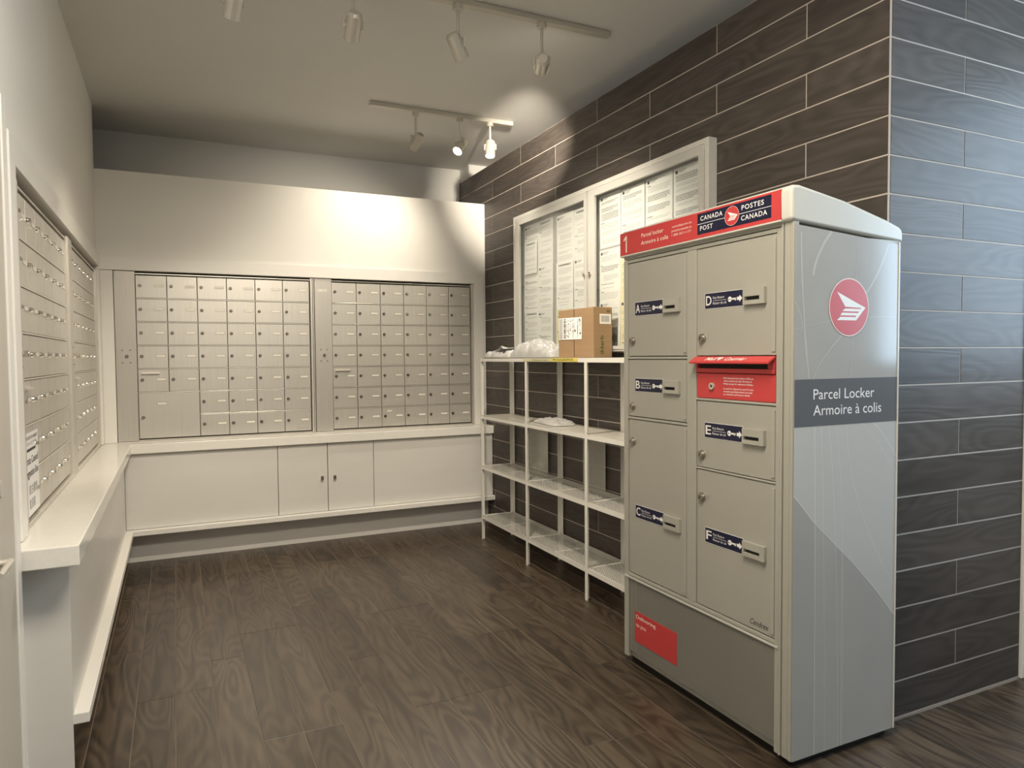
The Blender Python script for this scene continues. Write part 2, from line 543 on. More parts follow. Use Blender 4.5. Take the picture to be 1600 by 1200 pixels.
# ------------------------------------------------------------------ counter, cabinets, ledge
L_poly = [(XL + .001, 2.535), (-.284, 2.535), (-.284, 5.352), (XR - .002, 5.352), (XR - .002, YB - .001), (XL + .001, YB - .001)]
fnZ = lambda u, v, t: (u, v, t)
tag(MB().prism(L_poly, fnZ, .762, .827).build('countertop', M_QUARTZ, bevel=.004),
    'glossy white L shaped countertop running below all the mail panels', 'countertop')
led = [(-.42, 2.66), (-.284, 2.66), (-.284, 5.335), (XR - .001, 5.335), (XR - .001, 5.47), (-.42, 5.47)]
tag(MB().prism(led, fnZ, .209, .2445).build('cabinet_ledge', M_TRIM, bevel=.003),
    'narrow white ledge running along the foot of the low cabinets above the toe kick', 'ledge')
cb = tag(empty('low_cabinet', (0, 5.393, 0)), 'long white laminate low cabinet with two small knobbed doors in its middle', 'cabinet')
yb = 5.38
MB().box(-.34, XR - .004, .004, .115, .246, .761).build('body', M_DARK, cb)
MB().box(-.42, XR - .004, .085, .115, 0, .208).build('toe_kick', M_LAM, cb)
MB().box(-.328, .6535, -.012, .003, .247, .760).build('fixed_panel', M_LAM, cb, bevel=.0012)
MB().box(1.3665, XR - .004, -.012, .003, .247, .760).build('fixed_panel', M_LAM, cb, bevel=.0012)
for x0, x1, xk in ((.6575, 1.0115, .969), (1.0165, 1.3625, 1.062)):
    d = MB().box(x0, x1, -.012, .003, .247, .760).build('door', M_LAM, cb, bevel=.0012)
    mb = MB().box(xk - .005, xk + .005, -.024, -.012, .497, .507).box(xk - .0105, xk + .0105, -.034, -.024, .486, .516)
    mb.build('knob', M_CHROME, d, bevel=.002)
cl = tag(empty('low_cabinet', (-.34, 2.66, 0)), 'white laminate low cabinet under the receding mail panels, ending in a plain end panel', 'cabinet')
MB().box(-.124, .0, .012, 2.70, .246, .761).build('body', M_LAM, cl)
MB().box(.0015, .012, 0, 2.692, .247, .760).build('fixed_panel', M_LAM, cl, bevel=.0012)
MB().box(-.124, .0105, -.008, -.0005, 0, .760).build('end_panel', M_LAM, cl, bevel=.0012)
MB().box(-.124, -.082, .012, 2.70, 0, .208).build('toe_kick', M_LAM, cl)

# ------------------------------------------------------------------ mail panels
ZR = [1.983 - .16285 * i for i in range(8)]
cyl_lock = MB().mat(0).cyl((0, 0, 0), (0, -.005, 0), .0115, .0105, 18).cyl((0, -.005, 0), (0, -.011, 0), .0085, .0078, 16)
cyl_lock.mat(1).cyl((0, -.0111, 0), (0, -.0113, 0), .0045, .0045, 10)
ME_LOCK = cyl_lock.data('lock', [M_LOCK, M_CHROME])
bright_lock = MB().mat(0).cyl((0, 0, 0), (0, -.005, 0), .0115, .0105, 18).cyl((0, -.005, 0), (0, -.0125, 0), .0085, .0078, 16)
bright_lock.mat(1).cyl((0, -.0126, 0), (0, -.0128, 0), .0035, .0035, 10)
ME_LOCKB = bright_lock.data('lock', [M_CHROME, M_BLACK])
mb = MB().mat(0).box(-.031, .031, -.0016, 0, -.0095, .0095).mat(1).box(-.0285, .0285, -.0022, -.0016, -.0072, .0072)
ME_CARD = mb.data('name_card_holder', [M_SLOTF, M_SLOT])
mb = MB().prism([(0, 0), (-.018, -.004), (-.018, -.010), (0, -.014)], lambda u, v, t: (t, u, v), -.057, .057)
ME_HOOD = mb.data('mail_slot_hood', M_ALU_L)


def mail_unit(label, loc, rz, width, pitch, big, cov=(), lock=ME_LOCK, logo=False, tagplate=False):
    """local x along the wall, -y out of the wall, z up; stile face at y=0"""
    u = tag(empty('mailbox_panel', loc, rz), label, 'mailbox', 'recessed aluminium mail panels above the countertop')
    z0 = -loc[2]
    ST, rec = .131, .012
    gx = ST
    gw = 6 * pitch
    # frame and back
    mb = MB()
    mb.box(.002, width - .002, .024, .036, .832 + z0, 2.004 + z0)
    mb.build('back_plate', M_DARK, u)
    mb = MB()
    e = gx + gw
    mb.box(e + .006, width - .012, .002, .024, .834 + z0, 2.003 + z0)
    mb.box(width - .009, width - .002, -.003, .024, .834 + z0, 2.003 + z0)
    mb.build('side_frame', M_ALU_L, u, bevel=.001)
    MB().box(gx, e + .006, .006, .024, 1.986 + z0, 1.9925 + z0).build('top_frame', M_ALU_L, u)
    MB().box(gx, e + .006, .000, .024, .833 + z0, .8395 + z0).build('bottom_frame', M_ALU_L, u)
    st = MB().box(.002, ST - .002, 0, .024, .833 + z0, 2.0035 + z0).build('lock_stile', M_ALU2, u, bevel=.001)
    link('lock', ME_LOCKB if lock is ME_LOCKB else ME_LOCK, st, (.068, 0, 1.419 + z0))
    mb = MB()
    for dx in (-.024, .024):
        for dz in (-.043, .043):
            mb.cyl((.066 + dx, 0, 1.419 + dz + z0), (.066 + dx, -.004, 1.419 + dz + z0), .0045, n=10)
    mb.build('screws', M_LOCK if lock is not ME_LOCKB else M_CHROME, st)
    if lock is ME_LOCKB:
        MB().cyl((.068, -.011, 1.42 + z0), (.068, -.028, 1.42 + z0), .012, n=18).build('knob', M_CHROME, st, bevel=.002)
    if tagplate:
        mb = MB().mat(0).box(.025, .095, -.0006, 0, 1.905 + z0, 1.922 + z0).mat(1)
        text(mb, 'C. Mail', .029, .09, 1.909 + z0, .009, lambda x, z: (x, -.0008, z))
        mb.build('number_tag', [M_SLOT, M_INK], st)
    # horizontal rails
    for i in range(1, 7):
        x0 = gx + (2 * pitch if big and i == 6 else 0)
        MB().box(x0, e, .0085, .024, ZR[i] - .0028 + z0, ZR[i] + .0028 + z0).build('rail', M_ALU_L, u, bevel=.0008)
    g = .0021
    dme = MB().box(g - pitch / 2, pitch / 2 - g, 0, .010, -.16285 / 2 + .0052, .16285 / 2 - .0052).data('door', M_ALU)
    for r in range(7):
        for c in range(6):
            if big and r >= 5 and c < 2: continue
            cx, cz = gx + (c + .5) * pitch, (ZR[r] + ZR[r + 1]) / 2 + z0
            d = link('door', dme, u, (cx, rec, cz), bevel=.0012)
            if (r, c) in cov: continue
            link('lock', lock, d, (-pitch / 2 + .027, 0, .006))
            link('name_card_holder', ME_CARD, d, (pitch / 2 - .048, 0, .008))
            if r == 4 and c == 0:
                link('mail_slot_hood', ME_HOOD, d, (-.018, 0, .057))
            if logo and r == 6 and c == 5:
                mb = MB()
                text(mb, 'Cendrex', -.012, .08, -.060, .012, lambda x, z: (x + (z + .06) * .25, -.0004, z))
                mb.build('maker_lettering', M_INK, d)
            if logo == 2 and r == 6 and c == 2:
                MB().box(-.05, -.015, -.0005, 0, .04, .053).build('number_tag', M_SLOT, d)
    if big:
        cx, cz = gx + pitch, (ZR[5] + ZR[7]) / 2 + z0
        d = MB().box(g - pitch, pitch - g, 0, .010, -.16285 + .0052, .16285 - .0052).build('parcel_door', M_ALU, u, (cx, rec, cz), bevel=.0012)
        link('lock', lock, d, (-pitch + .027, 0, -.012))
        link('name_card_holder', ME_CARD, d, (-.048, 0, .082))
    return u


mail_unit('aluminium mail panel with one double width parcel door at its lower corner', (-.371, YB, .83), 0, 1.33, .1943, True, logo=1)
mail_unit('aluminium mail panel beside the dark tiled wall, forty two equal doors', (.961, YB, .83), 0, 1.301, .1912, False, logo=2, tagplate=True)
mail_unit('aluminium mail panel with the paper council sign taped on its lower doors', (XL, 2.746, .83), R90, 1.33, .194, False, cov={(5, 0), (6, 0)}, lock=ME_LOCKB)
mail_unit('aluminium mail panel in the room corner, between the sign panel and the half height wall', (XL, 4.104, .83), R90, 1.33, .194, False, lock=ME_LOCKB)

# paper sign on the nearest mail panel
sg = MB().box(0, .263, 0, .0006, 0, .292).build('paper_sign', M_PAPER, None, (XL - .0076, 2.882, .852), (0, 0, R90))
tag(sg, 'white bilingual council suggestion box sign taped over mail doors', 'sign')
mb = MB()
fs = lambda x, z: (x, -.0004, z)
mb.mat(0)
text(mb, 'PLEASE USE FOR PAYMENTS', .012, .246, .268, .012, fs, .02)
text(mb, 'AND LETTERS', .02, .225, .249, .010, fs)
mb.mat(1)
mb.box(.045, .205, -.0004, 0, .226, .236)
text(mb, 'Strata Council', .006, .25, .182, .026, fs, .012)
text(mb, 'Suggestion Box', .006, .25, .138, .026, fs, .012)
mb.mat(0)
text(mb, '業主議會', .06, .215, .076, .026, fs, .01)
text(mb, '意見箱', .06, .17, .026, .026, fs, .01)
mb.build('printed_text', [M_INK, M_INKD], sg)

# ------------------------------------------------------------------ notice case
NX0, NXF = 4.839, 2.317
nc = tag(empty('notice_case', (NXF, NX0, 1.424), -R90), 'wide cream two door glazed notice case full of printed sheets on the tiled wall', 'notice board')
zn = lambda z: z - 1.424
wn_ = NX0 - 2.677
T, Bm = zn(2.441), 0
mb = MB()
mb.box(0, .036, .002, .055, Bm, T); mb.box(wn_ - .033, wn_, .002, .055, Bm, T)
mb.box(.036, wn_ - .033, .002, .055, T - .026, T); mb.box(.036, wn_ - .033, .002, .055, Bm, Bm + .010)
mb.box(1.0585, 1.0735, .010, .055, Bm + .010, T - .026)
mb.build('case_frame', M_CASE, nc, bevel=.002)
MB().box(.034, wn_ - .031, .046, .0555, Bm + .01, T - .01).build('pin_board', M_BOARD, nc)
for x0, x1, gx0, gx1, hx, kx in ((.038, 1.057, .104, 1.026, .036, 1.039), (1.075, 2.132, 1.144, 2.095, 2.134, 1.104)):
    zt, zb, gt, gb = T - .029, Bm + .012, zn(2.367), zn(1.456)
    mb = MB()
    mb.box(x0, gx0, -.004, .016, zb, zt); mb.box(gx1, x1, -.004, .016, zb, zt)
    mb.box(gx0, gx1, -.004, .016, gt, zt); mb.box(gx0, gx1, -.004, .016, zb, gb)
    d = mb.build('door', M_CASE3, nc, bevel=.0015)
    MB().box(gx0 + .001, gx1 - .001, .004, .007, gb + .001, gt - .001).build('pane', M_GLASS, d)
    mb = MB().cyl((kx, -.004, zn(1.902)), (kx, -.016, zn(1.902)), .006).cyl((kx, -.016, zn(1.902)), (kx, -.026, zn(1.902)), .013, .010, 18)
    mb.build('knob', M_CHROME, d)
    mb = MB()
    z = zb
    i = 0
    while z < zt - .03:
        mb.cyl((hx, -.003, z), (hx, -.003, z + .022), .0042, n=8)
        mb.cyl((hx, -.003, z + .0225), (hx, -.003, z + .0285), .0030, n=6)
        z += .029
    mb.build('piano_hinge', M_CASE2, d)


def sheet(label, y, ztop, wd, ht, seed, style=0, tilt=0.0, mt=None, depth=0.0):
    rnd = random.Random(seed)
    n = 10
    mb = MB()
    curl = rnd.uniform(-.0015, .003)
    vs, fcs = [], []
    for t in (0, .0006):
        for i in range(n + 1):
            q = i / n
            yy = t - curl * (q ** 3) * 1.0
            for x in (0, wd): vs.append((x, yy, -q * ht))
    for i in range(n):
        a = 2 * i; b = 2 * (n + 1) + a
        fcs += [(a, a + 2, a + 3, a + 1), (b, b + 1, b + 3, b + 2), (a, b, b + 2, a + 2), (a + 1, a + 3, b + 3, b + 1)]
    mb.mesh(vs, fcs)
    o = mb.build('notice_sheet', mt or M_PAPER, None, (2.3615 - depth, y, ztop), (0, tilt, -R90), smooth=False)
    tag(o, label, 'notice', 'printed sheets pinned inside the notice case')
    mb = MB()
    yo = lambda z: -curl * ((-z / ht) ** 3) - .0005
    def bar(x0, x1, z, h):
        mb.face([(x0, yo(z), z), (x1, yo(z), z), (x1, yo(z + h), z + h), (x0, yo(z + h), z + h)])
    z = -.014
    mb.mat(1)
    if style in (0, 2, 3):
        bar(.014, .034, z - .016, .016)
        mb.mat(0); bar(.040, .10, z - .005, .004); bar(.040, .085, z - .013, .004)
    if style == 1:
        mb.mat(1); bar(.03, wd - .03, z - .012, .003); bar(.03, wd - .03, z - .004, .003); bar(.03, .034, z - .012, .011); bar(wd - .034, wd - .03, z - .012, .011)
        mb.mat(0); bar(.05, wd - .05, z - .0085, .003)
    z -= .030
    while z > -ht + .025:
        para = rnd.randint(1, 5)
        ind = rnd.choice((.018, .018, .028, .045 if style != 3 else .02))
        bold = rnd.random() < (.06 if style != 3 else .3)
        if rnd.random() < .25:
            mb.mat(1); bar(.014, .014 + rnd.uniform(.02, .05), z, .0034); z -= .0075
        for _ in range(para):
            if z < -ht + .02: break
            mb.mat(1 if bold else 0)
            x = ind
            end = wd - .016 - (rnd.uniform(0, .08) if _ == para - 1 else rnd.uniform(0, .012))
            while x < end:
                l = rnd.uniform(.006, .022)
                bar(x, min(x + l, end), z, .0021 if not bold else .0030)
                x += l + .0028
            z -= .0085
        z -= rnd.uniform(.008, .026)
    mb.build('printed_text', [M_INK, M_INKD], o)
    return o


RN = ('top', 'middle', 'bottom')
S = random.Random(3)
colsL = [(4.735, .225), (4.513, .216), (4.247, .226), (4.015, .213)]
cn = ('outermost column', 'second column', 'third column', 'knob side column')
for r, (zt, h) in enumerate(((2.363, .325), (2.046, .318), (1.728, .285))):
    for c, (y, wd) in enumerate(colsL):
        if r == 2 and c == 3: pass
        sheet(f'printed sheet, {RN[r]} row, {cn[c]}, far notice case door', y + S.uniform(-.004, .004), zt - S.uniform(0, .012) + (0 if c < 2 else -.008), wd, h,
              100 + r * 10 + c, [0, 0, 1, 0][(r + c * 2) % 4] if not (r == 1 and c == 2) else 1, S.uniform(-.012, .012),
              M_CREAMPAPER if (r, c) == (2, 2) else None, depth=.0022 * r)
sheet('small header striped sheet overlapping the outermost column of the far notice case door', 4.722, 2.235, .20, .235, 77, 1, 0, None, .0075)
colsR = [(3.700, .222), (3.474, .225), (3.232, .232), (2.992, .216)]
cn2 = ('knob side column', 'second column', 'third column', 'hinge side column')
for r, (zt, h) in enumerate(((2.366, .315), (2.046, .318), (1.728, .288))):
    for c, (y, wd) in enumerate(colsR):
        if r > 0 and c > 1: continue
        sheet(f'printed sheet, {RN[r]} row, {cn2[c]}, notice case door behind locker', y + S.uniform(-.003, .003), zt - S.uniform(0, .008), wd, h,
              200 + r * 10 + c, 3 if r == 0 else 0, S.uniform(-.008, .008), M_CREAMPAPER if c == 1 and r else None, depth=.0022 * r)
ph = MB().box(0, .10, 0, .0006, 0, .115).build('photo_print', M_INK, None, (2.3525, 3.60, 1.452), (0, 0, -R90))
tag(ph, 'small dark photo print at the foot of the notice case beside the carton', 'photo')
mb = MB().mat(0)
for k in range(5): mb.box(.012 + .017 * k, .022 + .017 * k, -.0005, 0, .02 + .008 * (k % 3), .07 + .01 * (k % 2))
mb.build('picture', [M_INKD], ph)

# ------------------------------------------------------------------ shelving unit
SY0, SXF = 4.968, 2.095
su = tag(empty('shelving_unit', (SXF, SY0, 0), -R90), 'white metal shelving unit with perforated shelves against the tiled wall', 'shelf')
legs_x = [.0, .761, 1.519, 2.245]
SD = .266
LV = [1.388, .953, .567, .185]
t = .0022
mb = MB()
mb.box(0, .029, 0, t, 0, 1.388); mb.box(0, t, 0, .026, 0, 1.388)
ME_LF = mb.data('leg', M_WHITE)
mb = MB()
mb.box(0, .029, SD - t, SD, 0, 1.388); mb.box(0, t, SD - .026, SD, 0, 1.388)
ME_LB = mb.data('leg', M_WHITE)
mb = MB().box(0, t, 0, .026, 0, 1.388).box(0, .017, 0, t, 0, 1.388)
ME_LF0 = mb.data('leg', M_WHITE)
for i, x in enumerate(legs_x):
    link('leg', ME_LF0 if i == 0 else ME_LF, su, (x, -.003, 0))
    link('leg', ME_LB, su, (x, .003, 0))


def lattice(u0, u1, v0, v1, p, wdt, fn):
    """diamond lattice of flat strips clipped to a rectangle"""
    mb = MB()
    sl = .5
    for sgn in (1, -1):
        span = (u1 - u0) * sl
        k = v0 - span - p
        while k < v1 + span + p:
            # line v = k + sgn*sl*(u-u0)
            pts = []
            ua, ub = u0, u1
            va, vb = k if sgn > 0 else k + span, (k + span) if sgn > 0 else k
            # clip in v
            def at(u): return va + (vb - va) * (u - u0) / (u1 - u0)
            lo, hi = u0, u1
            s = (vb - va) / (u1 - u0)
            c0, c1 = sorted(((v0 - va) / s + u0, (v1 - va) / s + u0))
            lo, hi = max(lo, c0), min(hi, c1)
            if hi - lo > .001:
                h = wdt
                mb.face([fn(lo, at(lo) - h), fn(hi, at(hi) - h), fn(hi, at(hi) + h), fn(lo, at(lo) + h)])
            k += p
    return mb


for li, z in enumerate(LV):
    mb = MB()
    hgt = .026
    xe = legs_x[-1] + .029
    mb.box(.0025, xe, -.0005, .002, z - hgt, z)
    mb.box(.0025, xe, -.0005, .010, z - .002, z)
    mb.box(.0025, xe, SD - .002, SD + .0005, z - hgt, z)
    mb.box(.0025, xe, SD - .010, SD, z - .002, z)
    for i, x in enumerate(legs_x):
        mb.box(x + .003, x + .018, .002, SD - .002, z - .004, z)
        if i < 3:
            c = (legs_x[i] + legs_x[i + 1]) / 2 + .01
            mb.box(c - .005, c + .005, .002, SD - .002, z - .004, z - .0008)
    sh = mb.build('shelf', M_WHITE, su)
    for i in range(3):
        a, b = legs_x[i] + .018, legs_x[i + 1] + .003
        lm = lattice(a, b, .010, SD - .010, .0115, .0026, lambda u, v: (u, v, z - .0014))
        lm.build('mesh_panel', M_WHITE, sh)
    if li == 1:
        MB().box(.02, xe - .01, .012, SD - .012, z - .0005, z + .0008).build('shelf_liner', M_LINER, sh)
for y0, y1 in ((4.662, 4.380), (3.898, 3.642)):
    a, b = SY0 - y0, SY0 - y1
    za, zb = .572, .948
    mb = MB()
    mb.box(a, a + .006, SD - .006, SD - .003, za, zb); mb.box(b - .006, b, SD - .006, SD - .003, za, zb)
    mb.box(a, b, SD - .006, SD - .003, za, za + .006); mb.box(a, b, SD - .006, SD - .003, zb - .006, zb)
    br = mb.build('brace_panel', M_WHITE, su)
    # lattice with the long diagonal along the wall
    lattice(a + .004, b - .004, za + .004, zb - .004, .0130, .0036, lambda u, v: (u, SD - .0045, v)).build('mesh_panel', M_WHITE, br)

tp = MB().mat(2).box(0, .385, -.0008, 0, 0, .018).mat(0).box(.385, .70, -.0008, 0, 0, .022)
tp.mat(1)
text(tp, 'PACKAGES/PICK', .41, .66, .006, .012, lambda x, z: (x, -.0011, z), .02)
text(tp, 'PACKAGES', .14, .34, .005, .008, lambda x, z: (x, -.0011, z))
o = tp.build('warning_tape', [M_YELLOW, M_INKD, M_YELLOW2], None, (SXF - .0035, 4.225, 1.365), (0, 0, -R90))
tag(o, 'strip of yellow lettered tape along the front edge of the top shelf', 'tape')

# ------------------------------------------------------------------ parcels
ang = math.radians(-81)
bx = tag(empty('parcel_carton', (2.115, 3.785, 1.3885), ang), 'brown cardboard carton with a shipping label on the top shelf', 'box')
Wb, Db, Hb = .325, .142, .292
mb = MB()
v = [(0, 0, 0), (Wb, 0, 0), (Wb, Db, 0), (0, Db, 0), (.002, .001, Hb - .006), (Wb - .001, -.001, Hb), (Wb + .001, Db, Hb + .001), (0, Db, Hb - .004)]
mb.mesh(v, [(3, 2, 1, 0), (4, 5, 6, 7), (0, 1, 5, 4), (1, 2, 6, 5), (2, 3, 7, 6), (3, 0, 4, 7)])
mb.build('carton_body', M_CARD, bx, bevel=.003)
mb = MB()
mb.box(.149, .1525, -.0022, .001, .004, Hb - .004)
mb.build('flap_seam', M_TAPEL, bx)
mb = MB().mat(0).box(.008, .222, -.0032, -.0020, .108, .238)
fl = lambda x, z: (x, -.0035, z)
q = random.Random(5)
mb.mat(2).box(.012, .045, -.0034, -.0032, .112, .234)
mb.mat(1)
z = .116
while z < .228:
    h = q.uniform(.0012, .006)
    mb.box(.055, .076, -.0036, -.0032, z, z + h); z += h + q.uniform(.0015, .004)
for x in (.085, .093, .101, .112, .120, .135, .143, .151, .186, .205):
    z = .118 + q.uniform(0, .04)
    while z < .226:
        h = q.uniform(.003, .012)
        if q.random() < .72: mb.box(x, x + .0035, -.0036, -.0032, z, min(z + h, .23))
        z += h + .003
for x, z in ((.163, .160), (.209, .143)): mb.cyl((x, -.0032, z), (x, -.0037, z), .0062, n=12)
mb.box(.182, .1845, -.0037, -.0032, .14, .19)
text(mb, '5', .196, .212, .213, .014, fl, .03)
mb.build('shipping_label', [M_PAPER, M_INKD, M_POLYG], bx)
fx = lambda u, v: (Wb + .0014, u, v)      # end face (local +x), u along local y
mb = MB()
# lettering runs upwards
text(mb, 'iHerb', .022, .128, 0, .026, lambda x, z: (Wb + .0014, .075 - z, x), .015)
text(mb, 'EB', .098, .126, .262, .013, fx, .02)
mb.build('lettering', M_GREEN, bx)
mb = MB().mat(0).box(Wb + .0006, Wb + .0014, .045, .132, .195, .252).mat(1)
y = .056
while y < .12:
    h = q.uniform(.0012, .003)
    mb.box(Wb + .0014, Wb + .0017, y, y + h, .206, .243); y += h + q.uniform(.001, .003)
mb.build('barcode_label', [M_PAPER, M_INK], bx)


def bag(name, label, loc, rz, L, Wd, H, seed, mt, amp=1.0):
    nu, nv = 110, 44
    off = Vector((seed * 3.1, seed * 1.7, seed * 5.3))
    top, bot = [], []
    for i in range(nu + 1):
        u = -1 + 2 * i / nu
        for j in range(nv + 1):
            v = -1 + 2 * j / nv
            p = Vector((u * L / 2, v * Wd / 2, 0))
            edge = 1 + .05 * noise.noise(p * 14 + off)
            # rounded outline
            k = 1 - .10 * (abs(u) ** 6) * (abs(v) ** 2)
            x, y = p.x * edge * k, p.y * edge * k
            dome = max(0, (1 - abs(u + .12 * (1 - u * u)) ** 3.4)) ** .62 * max(0, (1 - abs(v) ** 4)) ** .5
            n1 = noise.noise(Vector((x * 9, y * 9, .3)) + off)
            n2 = abs(noise.noise(Vector((x * 19 + n1, y * 23, 1.7)) + off))
            n3 = abs(noise.noise(Vector((x * 42, y * 38 + n1 * 2, 4.1)) + off))
            n4 = abs(noise.noise(Vector((x * 70 + 3 * n2, y * 62, 7.7)) + off))
            z = H * dome * (.82 + .30 * n1) + amp * (dome ** .45) * (.034 * (.30 - n2) + .020 * (.26 - n3) + .008 * (.25 - n4))
            z = max(z, .0) + .004 + .004 * abs(noise.noise(p * 30 + off)) * (1 - dome)
            top.append((x, y, z))
            bot.append((x, y, .0015))
    idx = lambda i, j: i * (nv + 1) + j
    N = len(top)
    fs = []
    for i in range(nu):
        for j in range(nv):
            fs.append((idx(i, j), idx(i + 1, j), idx(i + 1, j + 1), idx(i, j + 1)))
            fs.append((N + idx(i, j), N + idx(i, j + 1), N + idx(i + 1, j + 1), N + idx(i + 1, j)))
    for i in range(nu):
        fs.append((idx(i, 0), N + idx(i, 0), N + idx(i + 1, 0), idx(i + 1, 0)))
        fs.append((idx(i, nv), idx(i + 1, nv), N + idx(i + 1, nv), N + idx(i, nv)))
    for j in range(nv):
        fs.append((idx(0, j), idx(0, j + 1), N + idx(0, j + 1), N + idx(0, j)))
        fs.append((idx(nu, j), N + idx(nu, j), N + idx(nu, j + 1), idx(nu, j + 1)))
    root = tag(empty(name, loc, rz), label, 'mailer')
    MB().mesh(top + bot, fs).build('pouch', mt, root, smooth=True)
    return root


b1 = bag('poly_mailer', 'puffy white plastic mailer lying on the top shelf against the carton', (2.205, 4.20, 1.3885), -R90, .62, .20, .115, 2, M_POLY)
b2 = bag('poly_mailer', 'flat crumpled mailer with a raised grey flap at the end of the top shelf', (2.205, 4.735, 1.3885), -R90 + .04, .44, .19, .052, 5, M_POLY)
# raised flap of the second mailer: a creased sheet standing up
mb = MB()
pts = []
for i in range(9):
    a = i / 8
    row = []
    for j in range(7):
        c = j / 6
        x = -.04 + .15 * a + .012 * math.sin(7 * c + 3 * a)
        y = -.085 + .15 * c
        z = .02 + .060 * math.sin(min(1, a * 1.35) * 1.9) * (1 - .35 * c) + .010 * math.sin(11 * a + 5 * c)
        row.append((x, y, z))
    pts += row
fsx = [(i * 7 + j, (i + 1) * 7 + j, (i + 1) * 7 + j + 1, i * 7 + j + 1) for i in range(8) for j in range(6)]
fl_ = mb.mesh(pts, fsx).build('flap', M_POLYG, b2)
sm = fl_.modifiers.new('thick', 'SOLIDIFY'); sm.thickness = .0015
bag('poly_mailer', 'thin crumpled grey mailer alone on the second shelf', (2.232, 4.055, .9545), -R90 - .08, .36, .17, .030, 9, M_POLYG, .6)

# ------------------------------------------------------------------ parcel locker
LX, LY = 1.8305, 2.672
lk = tag(empty('parcel_locker', (LX, LY, 0), -R90), 'tall beige community parcel locker with lettered doors and a red header', 'locker')
lx = lambda Y: LY - Y            # world Y -> local x
WL, DL = LY - 1.70, .512
mb = MB()
mb.box(0, WL, .022, DL, .03, 1.80)
mb.build('body', M_LOCKER2, lk)
MB().box(.02, WL - .02, .03, DL - .02, 0, .03).build('base', M_BLACK, lk)
# front frame: stiles, mullion, head, sill
mb = MB()
mb.box(0, .030, 0, .022, .03, 1.822)
mb.box(lx(2.234), lx(2.181), .0, .022, .4205, 1.8075)
mb.box(lx(1.774), lx(1.757), .0, .022, .03, 1.822)
mb.box(lx(1.7545), lx(1.744), -.003, .022, .03, 1.834)
mb.box(lx(1.7415), lx(1.716), .001, .022, .03, 1.834)
mb.box(lx(1.714), WL, -.001, .022, .03, 1.834)
mb.box(.030, lx(1.774), 0, .022, 1.808, 1.822)
mb.box(0, lx(1.757), .002, .022, 1.825, 1.838)
mb.box(.030, lx(2.234), 0, .022, 1.383, 1.393)
mb.box(.030, lx(2.234), 0, .022, 1.117, 1.127)
mb.box(.030, lx(1.774), 0, .022, .406, .420)
mb.box(lx(2.181), lx(1.774), 0, .022, 1.224, 1.233)
mb.box(lx(2.181), lx(1.774), 0, .022, .957, .964)
mb.build('front_frame', M_LOCKER2, lk, bevel=.002)
MB().box(.028, lx(1.772), .0175, .0219, .412, 1.812).build('door_gap_shade', M_DARK, lk)  # dark plate added as painted shade in the gaps around the doors
MB().box(.004, lx(1.757), -.004, .022, .397, .403).build('sill_strip', M_CAPL, lk)


def key_label(door, letter, x0, x1, z0, z1):
    mb = MB().mat(1).box(x0 - .0015, x1 + .0015, -.0008, 0, z0 - .0015, z1 + .0015)
    mb.mat(0).box(x0, x1, -.0012, -.0008, z0, z1).mat(1)
    f = lambda x, z: (x, -.0015, z)
    h = z1 - z0
    text(mb, letter, x0 + .006, x0 + .036, z0 + .22 * h, .60 * h, f, .01)
    text(mb, 'Key Return', x0 + .044, x0 + .104, z0 + .60 * h, .16 * h, f)
    text(mb, 'Retour de clé', x0 + .044, x0 + .116, z0 + .24 * h, .16 * h, f)
    mb.box(x0 + .044, x0 + .116, -.0015, -.0012, z0 + .475 * h, z0 + .495 * h)
    kx, kz = x0 + .134, z0 + .47 * h
    mb.cyl((kx, -.0012, kz), (kx, -.0016, kz), .0098, n=16)
    mb.box(kx + .006, kx + .033, -.0016, -.0012, kz - .0028, kz + .0035)
    mb.box(kx + .024, kx + .031, -.0016, -.0012, kz - .006, kz)
    mb.face([f(*p) for p in ((x1 - .030, kz - .006), (x1 - .018, kz - .006), (x1 - .018, kz - .013), (x1 - .004, kz), (x1 - .018, kz + .013), (x1 - .018, kz + .006), (x1 - .030, kz + .006))])
    mb.mat(0).cyl((kx - .004, -.0016, kz), (kx - .004, -.0018, kz), .0028, n=10)
    mb.build('key_return_label', [M_NAVY, M_INKW], door)


def key_slot(door, x0, x1, z0, z1):
    h = z1 - z0
    sx0, sx1, sz0, sz1 = x0 + .008, x1 - .022, z0 + .27 * h, z0 + .50 * h
    mb = MB().mat(0)
    y = -.014
    mb.box(x0, sx0, y, 0, z0, z1); mb.box(sx1, x1, y, 0, z0, z1)
    mb.box(sx0, sx1, y, 0, z0, sz0); mb.box(sx0, sx1, y, 0, sz1, z1)
    mb.mat(1).box(sx0, sx1, -.002, -.0005, sz0, sz1)
    mb.build('key_slot', [M_LOCKER2, M_DARK], door, bevel=.0025)


def lock_part(door, x, z, letter):
    mb = MB().mat(0).cyl((x, 0, z), (x, -.006, z), .019, .018, 22).cyl((x, -.006, z), (x, -.015, z), .0135, .0125, 20)
    mb.mat(1).box(x - .0018, x + .0018, -.0156, -.0151, z - .006, z + .006)
    mb.build('lock', [M_LOCKST, M_BLACK], door)
    mb = MB()
    mb.box(x + .021, x + .040, -.0005, 0, z + .0125, z + .0135)
    text(mb, letter, x + .024, x + .036, z - .010, .018, lambda a, b: (a, -.0005, b))
    mb.build('embossed_letter', M_SLOTF, door)


